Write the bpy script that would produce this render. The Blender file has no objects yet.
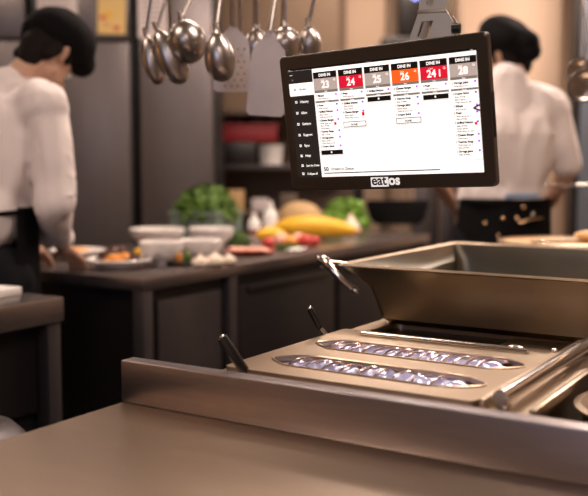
import bpy, bmesh, math, random
from mathutils import Vector, Matrix, noise
random.seed(7)
PI = math.pi
S = bpy.context.scene
C = S.collection

# ------------------------------------------------------------------ camera, world, lights, exposure
cam = bpy.data.objects.new('camera', bpy.data.cameras.new('camera')); C.objects.link(cam)
cam.data.sensor_width = 36; cam.data.lens = 930 / 588 * 36
cam.location = (0, 0, 1.25); cam.rotation_euler = (PI / 2 - math.atan(85 / 930), 0, 0)
cam.data.clip_start = .05
cam.data.dof.use_dof = True; cam.data.dof.focus_distance = 1.66
cam.data.dof.aperture_fstop = 2.7; cam.data.dof.aperture_blades = 0
S.camera = cam
S.view_settings.view_transform = 'Standard'; S.view_settings.look = 'None'
S.view_settings.gamma = 1; S.view_settings.use_curve_mapping = False
S.view_settings.exposure = 0.0
w = bpy.data.worlds.new('room_air'); S.world = w; w.use_nodes = True
w.node_tree.nodes['Background'].inputs[0].default_value = (.75, .6, .5, 1)
w.node_tree.nodes['Background'].inputs[1].default_value = .25

def area(name, loc, size, power, col, aim=None):
    l = bpy.data.lights.new(name, 'AREA'); l.shape = 'RECTANGLE'; l.size = size[0]; l.size_y = size[1]
    l.energy = power; l.color = col
    o = bpy.data.objects.new(name, l); C.objects.link(o); o.location = loc
    if aim: o.rotation_euler = (Vector(aim) - Vector(loc)).to_track_quat('-Z', 'Y').to_euler()
    return o
WARM = (1, .80, .69)
LAMPS = [(-1.3, 1.6, 11, 'over the bowed cook'), (.9, 1.9, 28, 'over the big pan'), (-.1, 3.5, 26, 'over the prep counter'), (1.7, 4.3, 68, 'over the far cook'), (-1.7, 3.7, 7, 'before the fridges'), (.2, -.6, 14, 'over the foreground worktop'), (.5, 5.5, 18, 'added to lighten the back area')]  # last panel is an added fill that lightens the far background
for i, (x, y, p, nm) in enumerate(LAMPS):
    area('ceiling_lamp_light', (x, y, 2.66), (.9, .3), p, WARM)
area('added_wall_wash', (-2.7, 1.5, 1.9), (.8, .5), 26, (1, .70, .45), (-3.1, 1.3, 1.4))  # added warm light on the left wall, for the monitor bezel's sheen
area('added_cool_light', (-1.2, -1.6, 2.1), (1.3, .8), 12, (.66, .72, 1), (-.1, 2.2, 1.2))  # added cool area light for bluish highlights on the steel

# ------------------------------------------------------------------ frames
TH = math.atan2(-.532, .847)
U = Vector((math.cos(TH), math.sin(TH), 0)); V = Vector((-math.sin(TH), math.cos(TH), 0))
def K(u, v, z=0): return U * u + V * v + Vector((0, 0, z))

# ------------------------------------------------------------------ materials
def mat(name, col, rough=.5, metal=0, emis=0, nscale=0, namt=.15, bump=0, stretch=None, trans=0, spec=None, coat=0, col2=None, rvar=0):
    m = bpy.data.materials.new(name); m.use_nodes = True
    nt = m.node_tree; b = nt.nodes['Principled BSDF']
    b.inputs['Base Color'].default_value = (*col, 1); b.inputs['Roughness'].default_value = rough
    b.inputs['Metallic'].default_value = metal
    if trans: b.inputs['Transmission Weight'].default_value = trans
    if coat: b.inputs['Coat Weight'].default_value = coat
    if spec is not None: b.inputs['Specular IOR Level'].default_value = spec
    if emis:
        b.inputs['Emission Color'].default_value = (*col, 1); b.inputs['Emission Strength'].default_value = emis
    if nscale:
        tc = nt.nodes.new('ShaderNodeTexCoord'); mp = nt.nodes.new('ShaderNodeMapping')
        nt.links.new(tc.outputs['Object'], mp.inputs[0])
        if stretch: mp.inputs['Scale'].default_value = stretch
        n = nt.nodes.new('ShaderNodeTexNoise'); n.inputs['Scale'].default_value = nscale; n.inputs['Detail'].default_value = 4
        nt.links.new(mp.outputs[0], n.inputs[0])
        mx = nt.nodes.new('ShaderNodeMix'); mx.data_type = 'RGBA'
        c2 = col2 or tuple(c * (1 - namt) for c in col)
        mx.inputs[6].default_value = (*col, 1); mx.inputs[7].default_value = (*c2, 1)
        r = nt.nodes.new('ShaderNodeMapRange'); r.inputs[1].default_value = .2; r.inputs[2].default_value = .8
        nt.links.new(n.outputs[0], r.inputs[0]); nt.links.new(r.outputs[0], mx.inputs[0])
        nt.links.new(mx.outputs[2], b.inputs['Base Color'])
        if rvar:
            q = nt.nodes.new('ShaderNodeMapRange'); q.inputs[3].default_value = rough - rvar; q.inputs[4].default_value = rough + rvar
            nt.links.new(n.outputs[0], q.inputs[0]); nt.links.new(q.outputs[0], b.inputs['Roughness'])
        if bump:
            bp = nt.nodes.new('ShaderNodeBump'); bp.inputs['Strength'].default_value = bump; bp.inputs['Distance'].default_value = .004
            nt.links.new(n.outputs[0], bp.inputs['Height']); nt.links.new(bp.outputs[0], b.inputs['Normal'])
    return m
M = {}
M['table'] = mat('brushed_worktop_steel', (.70, .56, .44), .33, 1, nscale=4, namt=.16, stretch=(1, 2.5, 2.5), bump=.02, rvar=.07)
M['upstand'] = mat('brushed_upstand_steel', (.44, .40, .415), .36, 1, nscale=10, namt=.2, stretch=(1, 6, 12), bump=.06, rvar=.06)
M['lid'] = mat('warm_lid_steel', (.58, .46, .34), .33, 1, nscale=12, namt=.1, bump=.03, rvar=.03)
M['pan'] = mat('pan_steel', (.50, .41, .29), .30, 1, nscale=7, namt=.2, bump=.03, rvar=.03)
M['pan_in'] = mat('shaded_pan_steel', (.27, .25, .20), .33, 1, nscale=7, namt=.2, bump=.03)  # darker copy of the pan steel, shade inside put into its colour
M['dark_steel'] = mat('dark_cabinet_steel', (.020, .017, .018), .45, .4, nscale=6, namt=.3, stretch=(1, 1, 5), rvar=.08)
M['grey_steel'] = mat('grey_cabinet_steel', (.09, .078, .08), .4, .6, nscale=8, namt=.2, stretch=(4, 4, 1))
M['top_steel'] = mat('counter_top_steel', (.24, .20, .19), .27, .8, nscale=10, namt=.15)
M['fridge'] = mat('fridge_door_steel', (.150, .128, .128), .38, .65, nscale=5, namt=.15, stretch=(10, 1, 1), rvar=.04)
M['chrome'] = mat('polished_steel', (.80, .76, .72), .16, 1, nscale=20, namt=.12, rvar=.06)
M['utensil'] = mat('utensil_steel', (.50, .45, .42), .31, 1, nscale=22, namt=.25, bump=.06, rvar=.08)
M['blade'] = mat('matt_blade_steel', (.60, .53, .52), .5, .45, nscale=30, namt=.1)
M['black'] = mat('black_plastic', (.012, .010, .009), .38, nscale=40, namt=.2)
M['blackgloss'] = mat('black_glass', (.008, .006, .005), .3, spec=.2, nscale=10, namt=.2)
M['gap'] = mat('rubber_seal', (.01, .01, .01), .8, nscale=20)
M['bezel'] = mat('bronze_black_bezel', (.022, .014, .008), .36, spec=1.0, nscale=60, namt=.2)
M['bracket'] = mat('bracket_metal', (.46, .39, .29), .4, .7, nscale=20, namt=.15)
M['wall'] = mat('tan_plaster', (.50, .36, .26), .85, nscale=3, namt=.06, bump=.05)
M['wall2'] = mat('brown_panelling', (.19, .125, .08), .7, nscale=4, namt=.15)
M['walldk'] = mat('dark_brown_tile', (.16, .11, .08), .6, nscale=6, namt=.2)  # even dark brown of shelf boards, baseboard and one box
M['floor'] = mat('dark_quarry_floor', (.045, .035, .03), .5, nscale=9, namt=.3)
M['ceil'] = mat('ceiling_paint', (.55, .47, .40), .9, nscale=5, namt=.05)
M['col'] = mat('blue_grey_column', (.10, .115, .14), .5, .3, nscale=8, namt=.1)
M['lamp'] = mat('lamp_diffuser', (1, .8, .6), .5, emis=6)
M['shirt'] = mat('white_cotton', (.78, .70, .68), .85, nscale=9, namt=.05, bump=.25)
M['skin'] = mat('skin', (.56, .33, .23), .55, nscale=30, namt=.08)
M['hair'] = mat('dark_brown_hair', (.009, .005, .004), .8, spec=.2, nscale=80, namt=.5, bump=.3)
M['cloth_black'] = mat('black_cloth', (.006, .0055, .006), .9, spec=.12, nscale=20, namt=.2, bump=.2)
M['trouser'] = mat('black_trousers', (.010, .010, .013), .9, spec=.15, nscale=20, namt=.2)
M['eye'] = mat('eye_white', (.8, .78, .75), .3, nscale=5)
M['iris'] = mat('dark_iris', (.03, .015, .01), .2, nscale=5)
M['lip'] = mat('lips', (.42, .18, .15), .5, nscale=5)
M['shoe'] = mat('black_leather', (.02, .018, .017), .4, nscale=9)
M['porc'] = mat('white_porcelain', (.80, .76, .73), .22, nscale=6, namt=.03, coat=.3)
M['board'] = mat('white_cutting_board', (.85, .82, .80), .5, nscale=12, namt=.05)
M['film'] = mat('glassy_blue_film', (.30, .32, .66), .14, .1, nscale=30, namt=.5, bump=.35, col2=(.60, .62, .88), coat=.6)
M['wire'] = mat('pink_copper_coil', (.85, .66, .58), .22, 1, nscale=30, namt=.1)
M['water'] = mat('dark_basin', (.14, .12, .12), .2, .8, nscale=20, namt=.2)
M['leaf'] = mat('green_leaf', (.10, .20, .02), .6, nscale=18, namt=.5, bump=.2)
M['leaf2'] = mat('fresh_lettuce', (.20, .40, .04), .5, nscale=14, namt=.4)
M['crate'] = mat('grey_green_plastic', (.19, .25, .215), .5, nscale=9, namt=.15)
M['yellow'] = mat('yellow_squash_skin', (.86, .48, .02), .4, nscale=12, namt=.12, bump=.1)
M['melon'] = mat('netted_melon_skin', (.52, .34, .16), .7, nscale=45, namt=.3, bump=.4)
M['red'] = mat('red_skin', (.62, .05, .04), .35, nscale=10, namt=.3)
M['pink'] = mat('pale_pink_food', (.86, .46, .34), .5, nscale=14, namt=.2)
M['orange'] = mat('orange_food', (.90, .36, .06), .45, nscale=14, namt=.2)
M['meat'] = mat('glazed_brown_meat', (.10, .035, .02), .3, nscale=25, namt=.5, bump=.4)
M['garlic'] = mat('cream_garlic_skin', (.85, .72, .58), .6, nscale=14, namt=.12)
M['tan'] = mat('golden_tan_crust', (.70, .44, .20), .5, nscale=9, namt=.2)
M['redplastic'] = mat('red_plastic', (.24, .012, .016), .5, nscale=9, namt=.15)
M['paper'] = mat('white_paper', (.72, .64, .62), .9, nscale=16, namt=.1)
M['ypaper'] = mat('yellow_paper', (.80, .56, .22), .9, nscale=10, namt=.12)
M['print'] = mat('paper_print', (.45, .38, .36), .9, nscale=9)
M['bluelight'] = mat('blue_indicator_light', (.3, .35, 1), .5, emis=2.5)
M['denim'] = mat('blue_cloth', (.25, .36, .55), .8, nscale=20)
M['glint_bead'] = mat('brass_glint', (.95, .62, .36), .25, 1, nscale=9)  # brassy colour for the beads that stand in for blurred glints
def em(name, col, s=1.0): return mat(name, col, .4, emis=s, spec=.2)
def srgb(r, g, b): return tuple(((c / 255) / 12.92 if c / 255 <= .04045 else ((c / 255 + .055) / 1.055) ** 2.4) for c in (r, g, b))
M['s_white'] = em('screen_white', srgb(255, 251, 246), .95)
M['s_dark'] = em('screen_dark', srgb(38, 33, 31), .8)
M['s_black'] = em('screen_black', srgb(22, 18, 17), .6)
M['s_grey'] = em('screen_taupe', srgb(170, 155, 147), .92)
M['s_mid'] = em('screen_midgrey', srgb(120, 112, 108), .8)
M['s_line'] = em('screen_textgrey', srgb(150, 145, 142), .9)
M['s_red'] = em('screen_red', srgb(200, 24, 48), .95)
M['s_orange'] = em('screen_orange', srgb(242, 92, 30), .95)
M['s_purple'] = em('screen_purple', srgb(170, 80, 230), .95)
M['s_blue'] = em('screen_blue', srgb(90, 110, 200), .95)
M['logo'] = mat('glowing_logo_white', (.85, .83, .80), .5, emis=.7)  # emission added to brighten the printed logo, which is no light source

# ------------------------------------------------------------------ mesh helpers
class B:
    def __init__(s): s.bm = bmesh.new(); s.mats = []; s.cur = 0
    def m(s, name):
        if name not in s.mats: s.mats.append(name)
        s.cur = s.mats.index(name); return s
    def _fin(s, nf):
        s.bm.faces.ensure_lookup_table()
        for f in s.bm.faces[nf:]: f.material_index = s.cur
    def box(s, x0, x1, y0, y1, z0, z1, bev=0, mx=None):
        nf = len(s.bm.faces)
        t = bmesh.new(); bmesh.ops.create_cube(t, size=1)
        for v in t.verts: v.co = Vector(((x0 + x1) / 2 + v.co.x * (x1 - x0), (y0 + y1) / 2 + v.co.y * (y1 - y0), (z0 + z1) / 2 + v.co.z * (z1 - z0)))
        if bev: bmesh.ops.bevel(t, geom=t.edges[:], offset=bev, segments=2, affect='EDGES', profile=.5)
        s._merge(t, mx); s._fin(nf); return s
    def _merge(s, t, mx=None):
        if mx is not None: bmesh.ops.transform(t, matrix=mx, verts=t.verts[:])
        me = bpy.data.meshes.new('tmp'); t.to_mesh(me); t.free(); s.bm.from_mesh(me); bpy.data.meshes.remove(me)
    def ell(s, c, r, rot=None, seg=20, amp=0, fr=8, seed=0):
        nf = len(s.bm.faces); t = bmesh.new(); bmesh.ops.create_uvsphere(t, u_segments=seg, v_segments=max(8, seg * 2 // 3), radius=1)
        for v in t.verts:
            k = 1 + (amp * noise.noise(v.co * fr * .3 + Vector((seed, seed, 0))) if amp else 0)
            v.co = Vector((v.co.x * r[0], v.co.y * r[1], v.co.z * r[2])) * k
        mx = Matrix.Translation(c)
        if rot: mx = mx @ (rot.to_matrix().to_4x4() if hasattr(rot, 'to_matrix') else rot)
        s._merge(t, mx); s._fin(nf); return s
    def tube(s, pts, r, seg=12, cap=True):
        nf = len(s.bm.faces); pts = [Vector(p) for p in pts]
        rs = r if isinstance(r, (list, tuple)) else [r] * len(pts)
        rings = []; up = None
        for i, p in enumerate(pts):
            d = (pts[min(i + 1, len(pts) - 1)] - pts[max(i - 1, 0)]).normalized()
            if up is None: up = d.orthogonal().normalized()
            up = (up - d * up.dot(d)); up = up.normalized() if up.length > 1e-6 else d.orthogonal().normalized()
            sd = d.cross(up)
            rr = rs[i] if isinstance(rs[i], (tuple, list)) else (rs[i], rs[i])
            rings.append([s.bm.verts.new(p + up * math.cos(2 * PI * k / seg) * rr[0] + sd * math.sin(2 * PI * k / seg) * rr[1]) for k in range(seg)])
        for a, b in zip(rings, rings[1:]):
            for k in range(seg): s.bm.faces.new((a[k], a[(k + 1) % seg], b[(k + 1) % seg], b[k]))
        if cap: s.bm.faces.new(rings[0][::-1]); s.bm.faces.new(rings[-1])
        s._fin(nf); return s
    def lathe(s, prof, c=(0, 0, 0), seg=36, mx=None):
        nf = len(s.bm.faces); t = bmesh.new(); rings = []
        for r, z in prof:
            if r < 1e-5: rings.append([t.verts.new((c[0], c[1], c[2] + z))])
            else: rings.append([t.verts.new((c[0] + r * math.cos(2 * PI * k / seg), c[1] + r * math.sin(2 * PI * k / seg), c[2] + z)) for k in range(seg)])
        for a, b in zip(rings, rings[1:]):
            for k in range(seg):
                k2 = (k + 1) % seg
                if len(a) == 1 and len(b) == 1: continue
                if len(a) == 1: t.faces.new((a[0], b[k2], b[k]))
                elif len(b) == 1: t.faces.new((a[k], a[k2], b[0]))
                else: t.faces.new((a[k], a[k2], b[k2], b[k]))
        s._merge(t, mx); s._fin(nf); return s
    def loft(s, rings, cap0=False, cap1=False, closed=True):
        nf = len(s.bm.faces); R = [[s.bm.verts.new(p) for p in r] for r in rings]; n = len(R[0])
        for a, b in zip(R, R[1:]):
            for k in range(n if closed else n - 1): s.bm.faces.new((a[k], a[(k + 1) % n], b[(k + 1) % n], b[k]))
        if cap0: s.bm.faces.new(R[0][::-1])
        if cap1: s.bm.faces.new(R[-1])
        s._fin(nf); return s
    def plate(s, outer, holes, z0, z1, mx=None):
        """a flat plate with holes; outer/holes are lists of (x, y)"""
        nf = len(s.bm.faces); t = bmesh.new(); es = []
        for lp in [outer] + holes:
            vs = [t.verts.new((x, y, z1)) for x, y in lp]
            es += [t.edges.new((vs[i], vs[(i + 1) % len(vs)])) for i in range(len(vs))]
        bmesh.ops.triangle_fill(t, use_beauty=True, use_dissolve=False, edges=es)
        for f in t.faces:
            if f.normal.z < 0: f.normal_flip()
        g = bmesh.ops.extrude_face_region(t, geom=t.faces[:])
        for v in [e for e in g['geom'] if isinstance(e, bmesh.types.BMVert)]: v.co.z = z0
        bmesh.ops.recalc_face_normals(t, faces=t.faces[:])
        s._merge(t, mx); s._fin(nf); return s
    def text(s, body, x, z, size, bold=0, y=0, align='LEFT'):
        """text on a plane facing -Y (x right, z up)"""
        cu = bpy.data.curves.new('t', 'FONT'); cu.body = body; cu.size = size; cu.align_x = align; cu.offset = bold; cu.resolution_u = 3
        o = bpy.data.objects.new('t', cu); C.objects.link(o)
        me = bpy.data.meshes.new_from_object(o.evaluated_get(bpy.context.evaluated_depsgraph_get()))
        me.transform(Matrix.Translation((x, y, z)) @ Matrix.Rotation(PI / 2, 4, 'X'))
        nf = len(s.bm.faces); s.bm.from_mesh(me); s._fin(nf)
        bpy.data.objects.remove(o); bpy.data.meshes.remove(me); bpy.data.curves.remove(cu); return s
    def obj(s, name, parent=None, smooth=True, loc=None, rz=None, ang=40):
        me = bpy.data.meshes.new(name); s.bm.to_mesh(me); s.bm.free()
        for n in s.mats: me.materials.append(M[n])
        if smooth:
            me.polygons.foreach_set('use_smooth', [True] * len(me.polygons))
            me.set_sharp_from_angle(angle=math.radians(ang))
        o = bpy.data.objects.new(name, me); C.objects.link(o)
        if parent: o.parent = parent
        if loc is not None: o.location = loc
        if rz is not None: o.rotation_euler = (0, 0, rz)
        return o

def tag(o, label, cat, group=None):
    o['label'] = label; o['category'] = cat
    if group: o['group'] = group
    return o
def thing(name, label, cat, loc=(0, 0, 0), rz=0, group=None):
    o = bpy.data.objects.new(name, None); C.objects.link(o); o.empty_display_size = .1
    o.location = loc; o.rotation_euler = (0, 0, rz); return tag(o, label, cat, group)
def struct(name, b, loc=(0, 0, 0), rz=0):
    o = b.obj(name, loc=loc, rz=rz, smooth=False); o['kind'] = 'structure'; return o

def body_mesh(name, prims, matname, parent, voxel=.008, smooth=4, folds=0):
    """prims: ('c', p0, r0, p1, r1) tapered capsules / ('e', centre, radii, euler) ellipsoids, fused into one skin"""
    b = B(); b.m(matname)
    for q in prims:
        if q[0] == 'c':
            t = bmesh.new()
            for p, r in ((q[1], q[2]), (q[3], q[4])): bmesh.ops.create_icosphere(t, subdivisions=2, radius=r, matrix=Matrix.Translation(p))
            h = bmesh.ops.convex_hull(t, input=t.verts[:])
            bmesh.ops.delete(t, geom=list({e for e in h['geom_interior'] + h['geom_unused'] if isinstance(e, bmesh.types.BMVert)}), context='VERTS')
            b._merge(t)
        else: b.ell(q[1], q[2], Matrix.Rotation(q[3][2], 4, 'Z') @ Matrix.Rotation(q[3][0], 4, 'X') @ Matrix.Rotation(q[3][1], 4, 'Y') if len(q) > 3 else None, seg=24)
    o = b.obj(name, parent)
    m = o.modifiers.new('r', 'REMESH'); m.mode = 'VOXEL'; m.voxel_size = voxel
    k = o.modifiers.new('s', 'SMOOTH'); k.iterations = smooth; k.factor = .6
    me = bpy.data.meshes.new_from_object(o.evaluated_get(bpy.context.evaluated_depsgraph_get()))
    o.modifiers.clear(); old = o.data; o.data = me; bpy.data.meshes.remove(old)
    if not me.materials: me.materials.append(M[matname])
    if folds:
        for v in me.vertices:
            c = v.co; n1 = noise.noise(Vector((c.x * 9, c.y * 9, c.z * 5 + c.x * 6))); n2 = noise.noise(Vector((c.x * 20 + 5, c.y * 20, c.z * 11)))
            v.co = c + v.normal * folds * (n1 + .5 * n2)
    me.polygons.foreach_set('use_smooth', [True] * len(me.polygons))
    return o

# ------------------------------------------------------------------ the room
struct('floor', B().m('floor').box(-3.2, 3.2, -2, 6.4, -.1, 0))
struct('ceiling', B().m('ceil').box(-3.2, 3.2, -2, 6.4, 2.7, 2.8))
struct('wall_left', B().m('wall2').box(-3.2, -3.1, -2, 6.4, 0, 2.7))
struct('wall_right', B().m('wall').box(3.1, 3.2, -2, 6.4, 0, 2.7))
struct('wall_front', B().m('wall').box(-3.1, 3.1, -2, -1.9, 0, 2.7))
struct('wall_back', B().m('wall').box(-3.1, 3.1, 6.3, 6.4, 0, 2.7))
# partition whose brown front stands behind the shelf, with a door at its right
struct('wall_partition', B().m('wall2').box(-.6, .28, 5.95, 6.3, 0, 2.7))
struct('door_1', B().m('wall').box(.34, .60, 6.22, 6.298, 0, 2.5, .004).m('wall2').box(.29, .34, 6.18, 6.298, 0, 2.56).box(.60, .64, 6.18, 6.298, 0, 2.56))
struct('trim_1', B().m('wall2').box(.94, 1.28, 5.9, 6.298, 0, 2.7))
struct('trim_2', B().m('col').box(1.51, 1.78, 4.95, 5.1, 0, 2.7).m('black').box(1.475, 1.51, 4.97, 5.08, 0, 2.7))
struct('wall_right_return', B().m('wall').box(.93, 1.47, 5.2, 5.35, 0, 2.7))
struct('baseboard_back', B().m('walldk').box(-3.1, 3.1, 6.27, 6.298, 0, .1))

for i, (x, y, p, nm) in enumerate(LAMPS):
    t = thing('ceiling_lamp', 'rectangular ceiling lamp panel ' + nm, 'lamp', (x, y, 2.7), 0, 'ceiling lamp panels')
    B().m('grey_steel').box(-.48, .48, -.18, -.155, -.035, 0).box(-.48, .48, .155, .18, -.035, 0).box(-.48, -.455, -.155, .155, -.035, 0).box(.455, .48, -.155, .155, -.035, 0).obj('frame', t, False)
    B().m('lamp').box(-.455, .455, -.155, .155, -.022, -.001).obj('diffuser', t, False)

# ------------------------------------------------------------------ near worktop with upstand
wt = thing('worktop', 'broad brushed steel worktop in the foreground with a low back upstand', 'worktop', K(-.3, .7, 0), TH)
B().m('table').box(-.735, .9, -.35, .44, .82, .86, .003).obj('top', wt)
B().m('upstand').box(-.735, .9, .415, .447, .86, .930, .003).obj('upstand', wt)
B().m('dark_steel').box(-.70, .88, -.28, .39, .12, .82).obj('cabinet_body', wt)
for x in (-.66, .84):
    for y in (-.24, .35): B().m('grey_steel').lathe([(0, 0), (.025, 0), (.025, .01), (.018, .02), (.018, .12), (0, .12)], (x, y, 0)).obj('leg', wt)

# ------------------------------------------------------------------ cooking unit beyond
cu = thing('cooking_range', 'steel cooking range set behind the worktop upstand, carrying slotted lids and pan', 'cooking range', K(-.9, 1.16, 0), TH)
Z = .912
B().m('dark_steel').box(.02, 1.40, .03, 1.95, .1, .80).obj('cabinet_body', cu)
B().m('dark_steel').box(.06, 1.36, .08, 1.90, 0, .1).obj('plinth', cu)
def rrect(x0, x1, y0, y1, r, n=5):
    o = []
    for cx, cy, a in ((x1 - r, y1 - r, 0), (x0 + r, y1 - r, 90), (x0 + r, y0 + r, 180), (x1 - r, y0 + r, 270)):
        for k in range(n + 1): t = math.radians(a + 90 * k / n); o.append((cx + r * math.cos(t), cy + r * math.sin(t)))
    return o
hole1 = rrect(.03, .435, .03, .425, .01)
hole2 = rrect(.04, .425, .437, .615, .02)
hole3 = rrect(.51, .88, .05, .53, .02)
B().m('lid').plate(rrect(0, 1.42, -.003, 2.0, .006), [hole1, hole2, hole3], .80, Z).obj('deck', cu, ang=30)
# the dark glass hob strip and its steel cover between lid and pan
B().m('blackgloss').box(.042, .423, .439, .613, .86, .9).obj('hob_glass', cu)
B().m('pan').box(.30, .42, .44, .612, .9, .905, .002).obj('hob_cover', cu)
B().m('dark_steel').box(.51, .88, .05, .53, .805, .83).obj('well_floor', cu)
B().m('dark_steel').box(.03, .435, .03, .425, .805, .82).obj('well_floor', cu)
# knobs on the front are hidden by the worktop; side handle rail
B().m('chrome').tube([(.03, .25, .72), (-.03, .25, .72), (-.03, 1.5, .72), (.03, 1.5, .72)], .009).obj('side_rail', cu)

# slotted well lid
lid = thing('slotted_well_lid', 'square steel lid with two long slots over the wells nearest the upstand', 'lid', K(-.665, 1.388, Z), TH)
def leaf(x0, x1, y0, y1, tl, tr, n=14):
    """a long slot with tapered ends"""
    pts = []; yc = (y0 + y1) / 2; h = (y1 - y0) / 2; L = x1 - x0
    def hw(s):
        a = min(1, s * L / tl) ** .6; b = min(1, (1 - s) * L / tr) ** .6
        return h * min(a, b)
    for k in range(n + 1):
        s = k / n; s = .5 - .5 * math.cos(PI * s); pts.append((x0 + L * s, yc - hw(s)))
    for k in range(n - 1, 0, -1):
        s = k / n; s = .5 - .5 * math.cos(PI * s); pts.append((x0 + L * s, yc + hw(s)))
    return pts
sl1 = leaf(-.178, .192, -.152, -.066, .05, .05)
sl2 = leaf(-.185, .200, .000, .088, .05, .04)
b = B().m('lid').plate(rrect(-.212, .212, -.205, .195, .012), [sl1, sl2], .006, .014)
b.plate(rrect(-.206, .206, -.199, .189, .012), [rrect(-.198, .198, -.192, .182, .01)], -.03, .006)
b.obj('lid_plate', lid, ang=30)
for sl in (sl1, sl2):     # rolled lips round the slots
    pts = [(x, y, .0145) for x, y in sl]; pts.append(pts[0])
    B().m('lid').tube(pts, .0022, 8, cap=False).obj('slot_lip', lid)
B().m('chrome').tube([(-.15, .150, .018), (.17, .150, .018)], .0035).tube([(-.15, .150, .012), (-.15, .150, .02)], .003).tube([(.17, .150, .012), (.17, .150, .02)], .003).obj('grip_bar', lid)
B().m('chrome').ell((.14, .178, .016), (.016, .007, .005)).obj('latch', lid)
B().m('chrome').ell((.205, .188, .016), (.006, .006, .005)).obj('rivet', lid)
for q, (sy, x0, x1, r, labs) in enumerate([(-.109, -.168, .182, .036, 'spiral-wrapped glassy blue tube in the lid slot nearest the upstand'), (.044, -.175, .190, .036, 'spiral-wrapped glassy tube in the lid slot nearest the big pan')]):
    t = thing('spiral_tube', labs, 'tube', K(-.665, 1.388 + sy, Z - .004), TH, 'glassy spiral tubes in the slotted lid')
    b = B().m('film'); pts = []; rs = []
    n = 60
    for k in range(n + 1):
        s = k / n; x = x0 + (x1 - x0) * s
        e = min(1, s / .12, (1 - s) / .12) ** .5
        rr = r * max(.12, e) * (1 + .13 * noise.noise(Vector((x * 40, q * 9, 0))) + .08 * math.sin(x * 230))
        pts.append((x, .003 * math.sin(x * 60), 0)); rs.append((rr * .95, rr))
    b.tube(pts, rs, 20)
    for v in b.bm.verts: v.co.z = v.co.z * .55 + .006 * noise.noise(v.co * 55)
    b.obj('glassy_tube', t)
    b = B().m('wire'); pts = []
    turns = 9 if q == 0 else 14
    N = turns * 18
    for k in range(N + 1):
        s = k / N; x = x0 + .035 + (x1 - x0 - .07) * s; a = s * turns * 2 * PI
        pts.append((x + .016 * math.cos(a), math.cos(a) * (r + .0015) * .97, math.sin(a) * (r + .0035) * .56))
    b.tube(pts, .0021, 8); b.obj('spiral_wire', t)

# levers
def lever(label, base, tip, r, stem):
    t = thing('lever_handle', label, 'handle', base, 0)
    d = Vector(tip) - Vector(base)
    if stem: B().m('chrome').tube([(0, 0, 0), (-.002, 0, d.z * .22), d * .42], .0042).obj('stem', t)
    else: B().m('chrome').tube([(0, 0, 0), d * .12], .005).obj('stem', t)
    s = .36 if stem else .02
    B().m('black').tube([d * s, d * (s + .06), d * .9, d * .98, d], [r * .7, r, r * 1.08, r, r * .5], 14).obj('grip', t)
    B().m('chrome').tube([d * .99, d * 1.02], [r * .7, r * .55], 12).obj('end_cap', t)
lever('thick black lever standing by the left end of the upstand', K(-.832, 1.190, Z), K(-.832, 1.190, Z) + Vector((-.043, -.005, .066)), .0080, False)
lever('black grip lever on thin steel stem at the far left corner of the slotted lid', K(-.880, 1.518, Z), K(-.880, 1.518, Z) + Vector((-.033, -.002, .064)), .0058, True)

# round bar along the right edge of the lid
rb = thing('guard_rail', 'bright round steel bar running beside the slotted lid towards the big pan', 'rail', K(-.425, 1.19, Z), TH)
B().m('chrome').tube([(.006, 0, .022), (.006, .52, .022)], [.0115, .0115], 20).obj('bar', rb)
B().m('lid').box(-.026, -.016, 0, .50, 0, .018, .003).obj('edge_strip', rb)
for y in (.03, .46): B().m('chrome').box(-.008, .008, y - .01, y + .01, 0, .014, .002).obj('bracket', rb)

# ring burner at right
rg = thing('round_pot', 'round steel pot with stepped rings sunk in the well at the right edge', 'pot', K(-.235, 1.40, .832), TH)
B().m('lid').lathe([(0, .0), (.115, .0), (.125, .01), (.125, .055), (.133, .062), (.138, .062), (.138, .066), (.128, .068), (.117, .062), (.112, .02), (0, .012)]).obj('pot_body', rg)
B().m('lid').lathe([(.108, .052), (.104, .068), (.09, .072), (.082, .066), (.078, .072), (.06, .078), (.045, .075), (.018, .078), (0, .078)]).obj('pot_lid', rg)
B().m('black').lathe([(0, .079), (.012, .079), (.009, .088), (.016, .098), (0, .104)]).obj('knob', rg)
ds = thing('steel_divider', 'angled steel divider strip between the bar and the round pot', 'divider', K(-.388, 1.205, .832), TH)
B().m('pan').box(0, .006, .01, .46, 0, .085, .002).box(-.0, .011, .01, .46, .080, .086, .002).obj('strip', ds)

# ------------------------------------------------------------------ big pan
pan = thing('roasting_pan', 'large rectangular steel pan with flared rim resting on the range deck', 'pan', K(-.877, 1.742, Z), TH)
W, D, ZR = 1.25, .60, .115
def ring(x0, x1, y0, y1, z, r, xb=None):
    # xb: the left side splays from x0 at the front to xb at the back
    o = []
    for x, y in rrect(x0, x1, y0, y1, r, 6):
        k = max(0, min(1, (y - y0) / (y1 - y0))); lw = max(0, 1 - (x - x0) / .3)
        o.append(Vector((x + ((xb - x0) * k * lw if xb is not None else 0), y, z)))
    return o
outer = [ring(.01, W, .012, D + .03, .0, .02, -.085), ring(0, W + .01, .0, D + .035, .012, .012, -.088), ring(-.028, W + .03, -.002, D + .036, .076, .012, -.09),
         ring(-.065, W + .05, -.004, D + .037, .098, .012, -.094), ring(-.098, W + .06, -.006, D + .04, ZR + .001, .012)]
rim = [ring(-.104, W + .066, -.010, D + .045, ZR + .004, .014), ring(-.100, W + .062, -.006, D + .041, ZR + .0085, .012)]
inner = [ring(-.092, W + .056, -.002, D + .034, ZR + .005, .012), ring(-.076, W + .03, .008, D + .030, .101, .02, -.088), ring(-.02, W + .02, .012, D + .028, .078, .03, -.084), ring(.008, W, .012, D + .026, .02, .03, -.080), ring(.02, W - .01, .022, D - .02, .014, .03, -.06)]
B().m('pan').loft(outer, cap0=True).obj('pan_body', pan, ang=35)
B().m('lid').loft([outer[-1]] + rim + [inner[0]]).obj('rim', pan)
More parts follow.
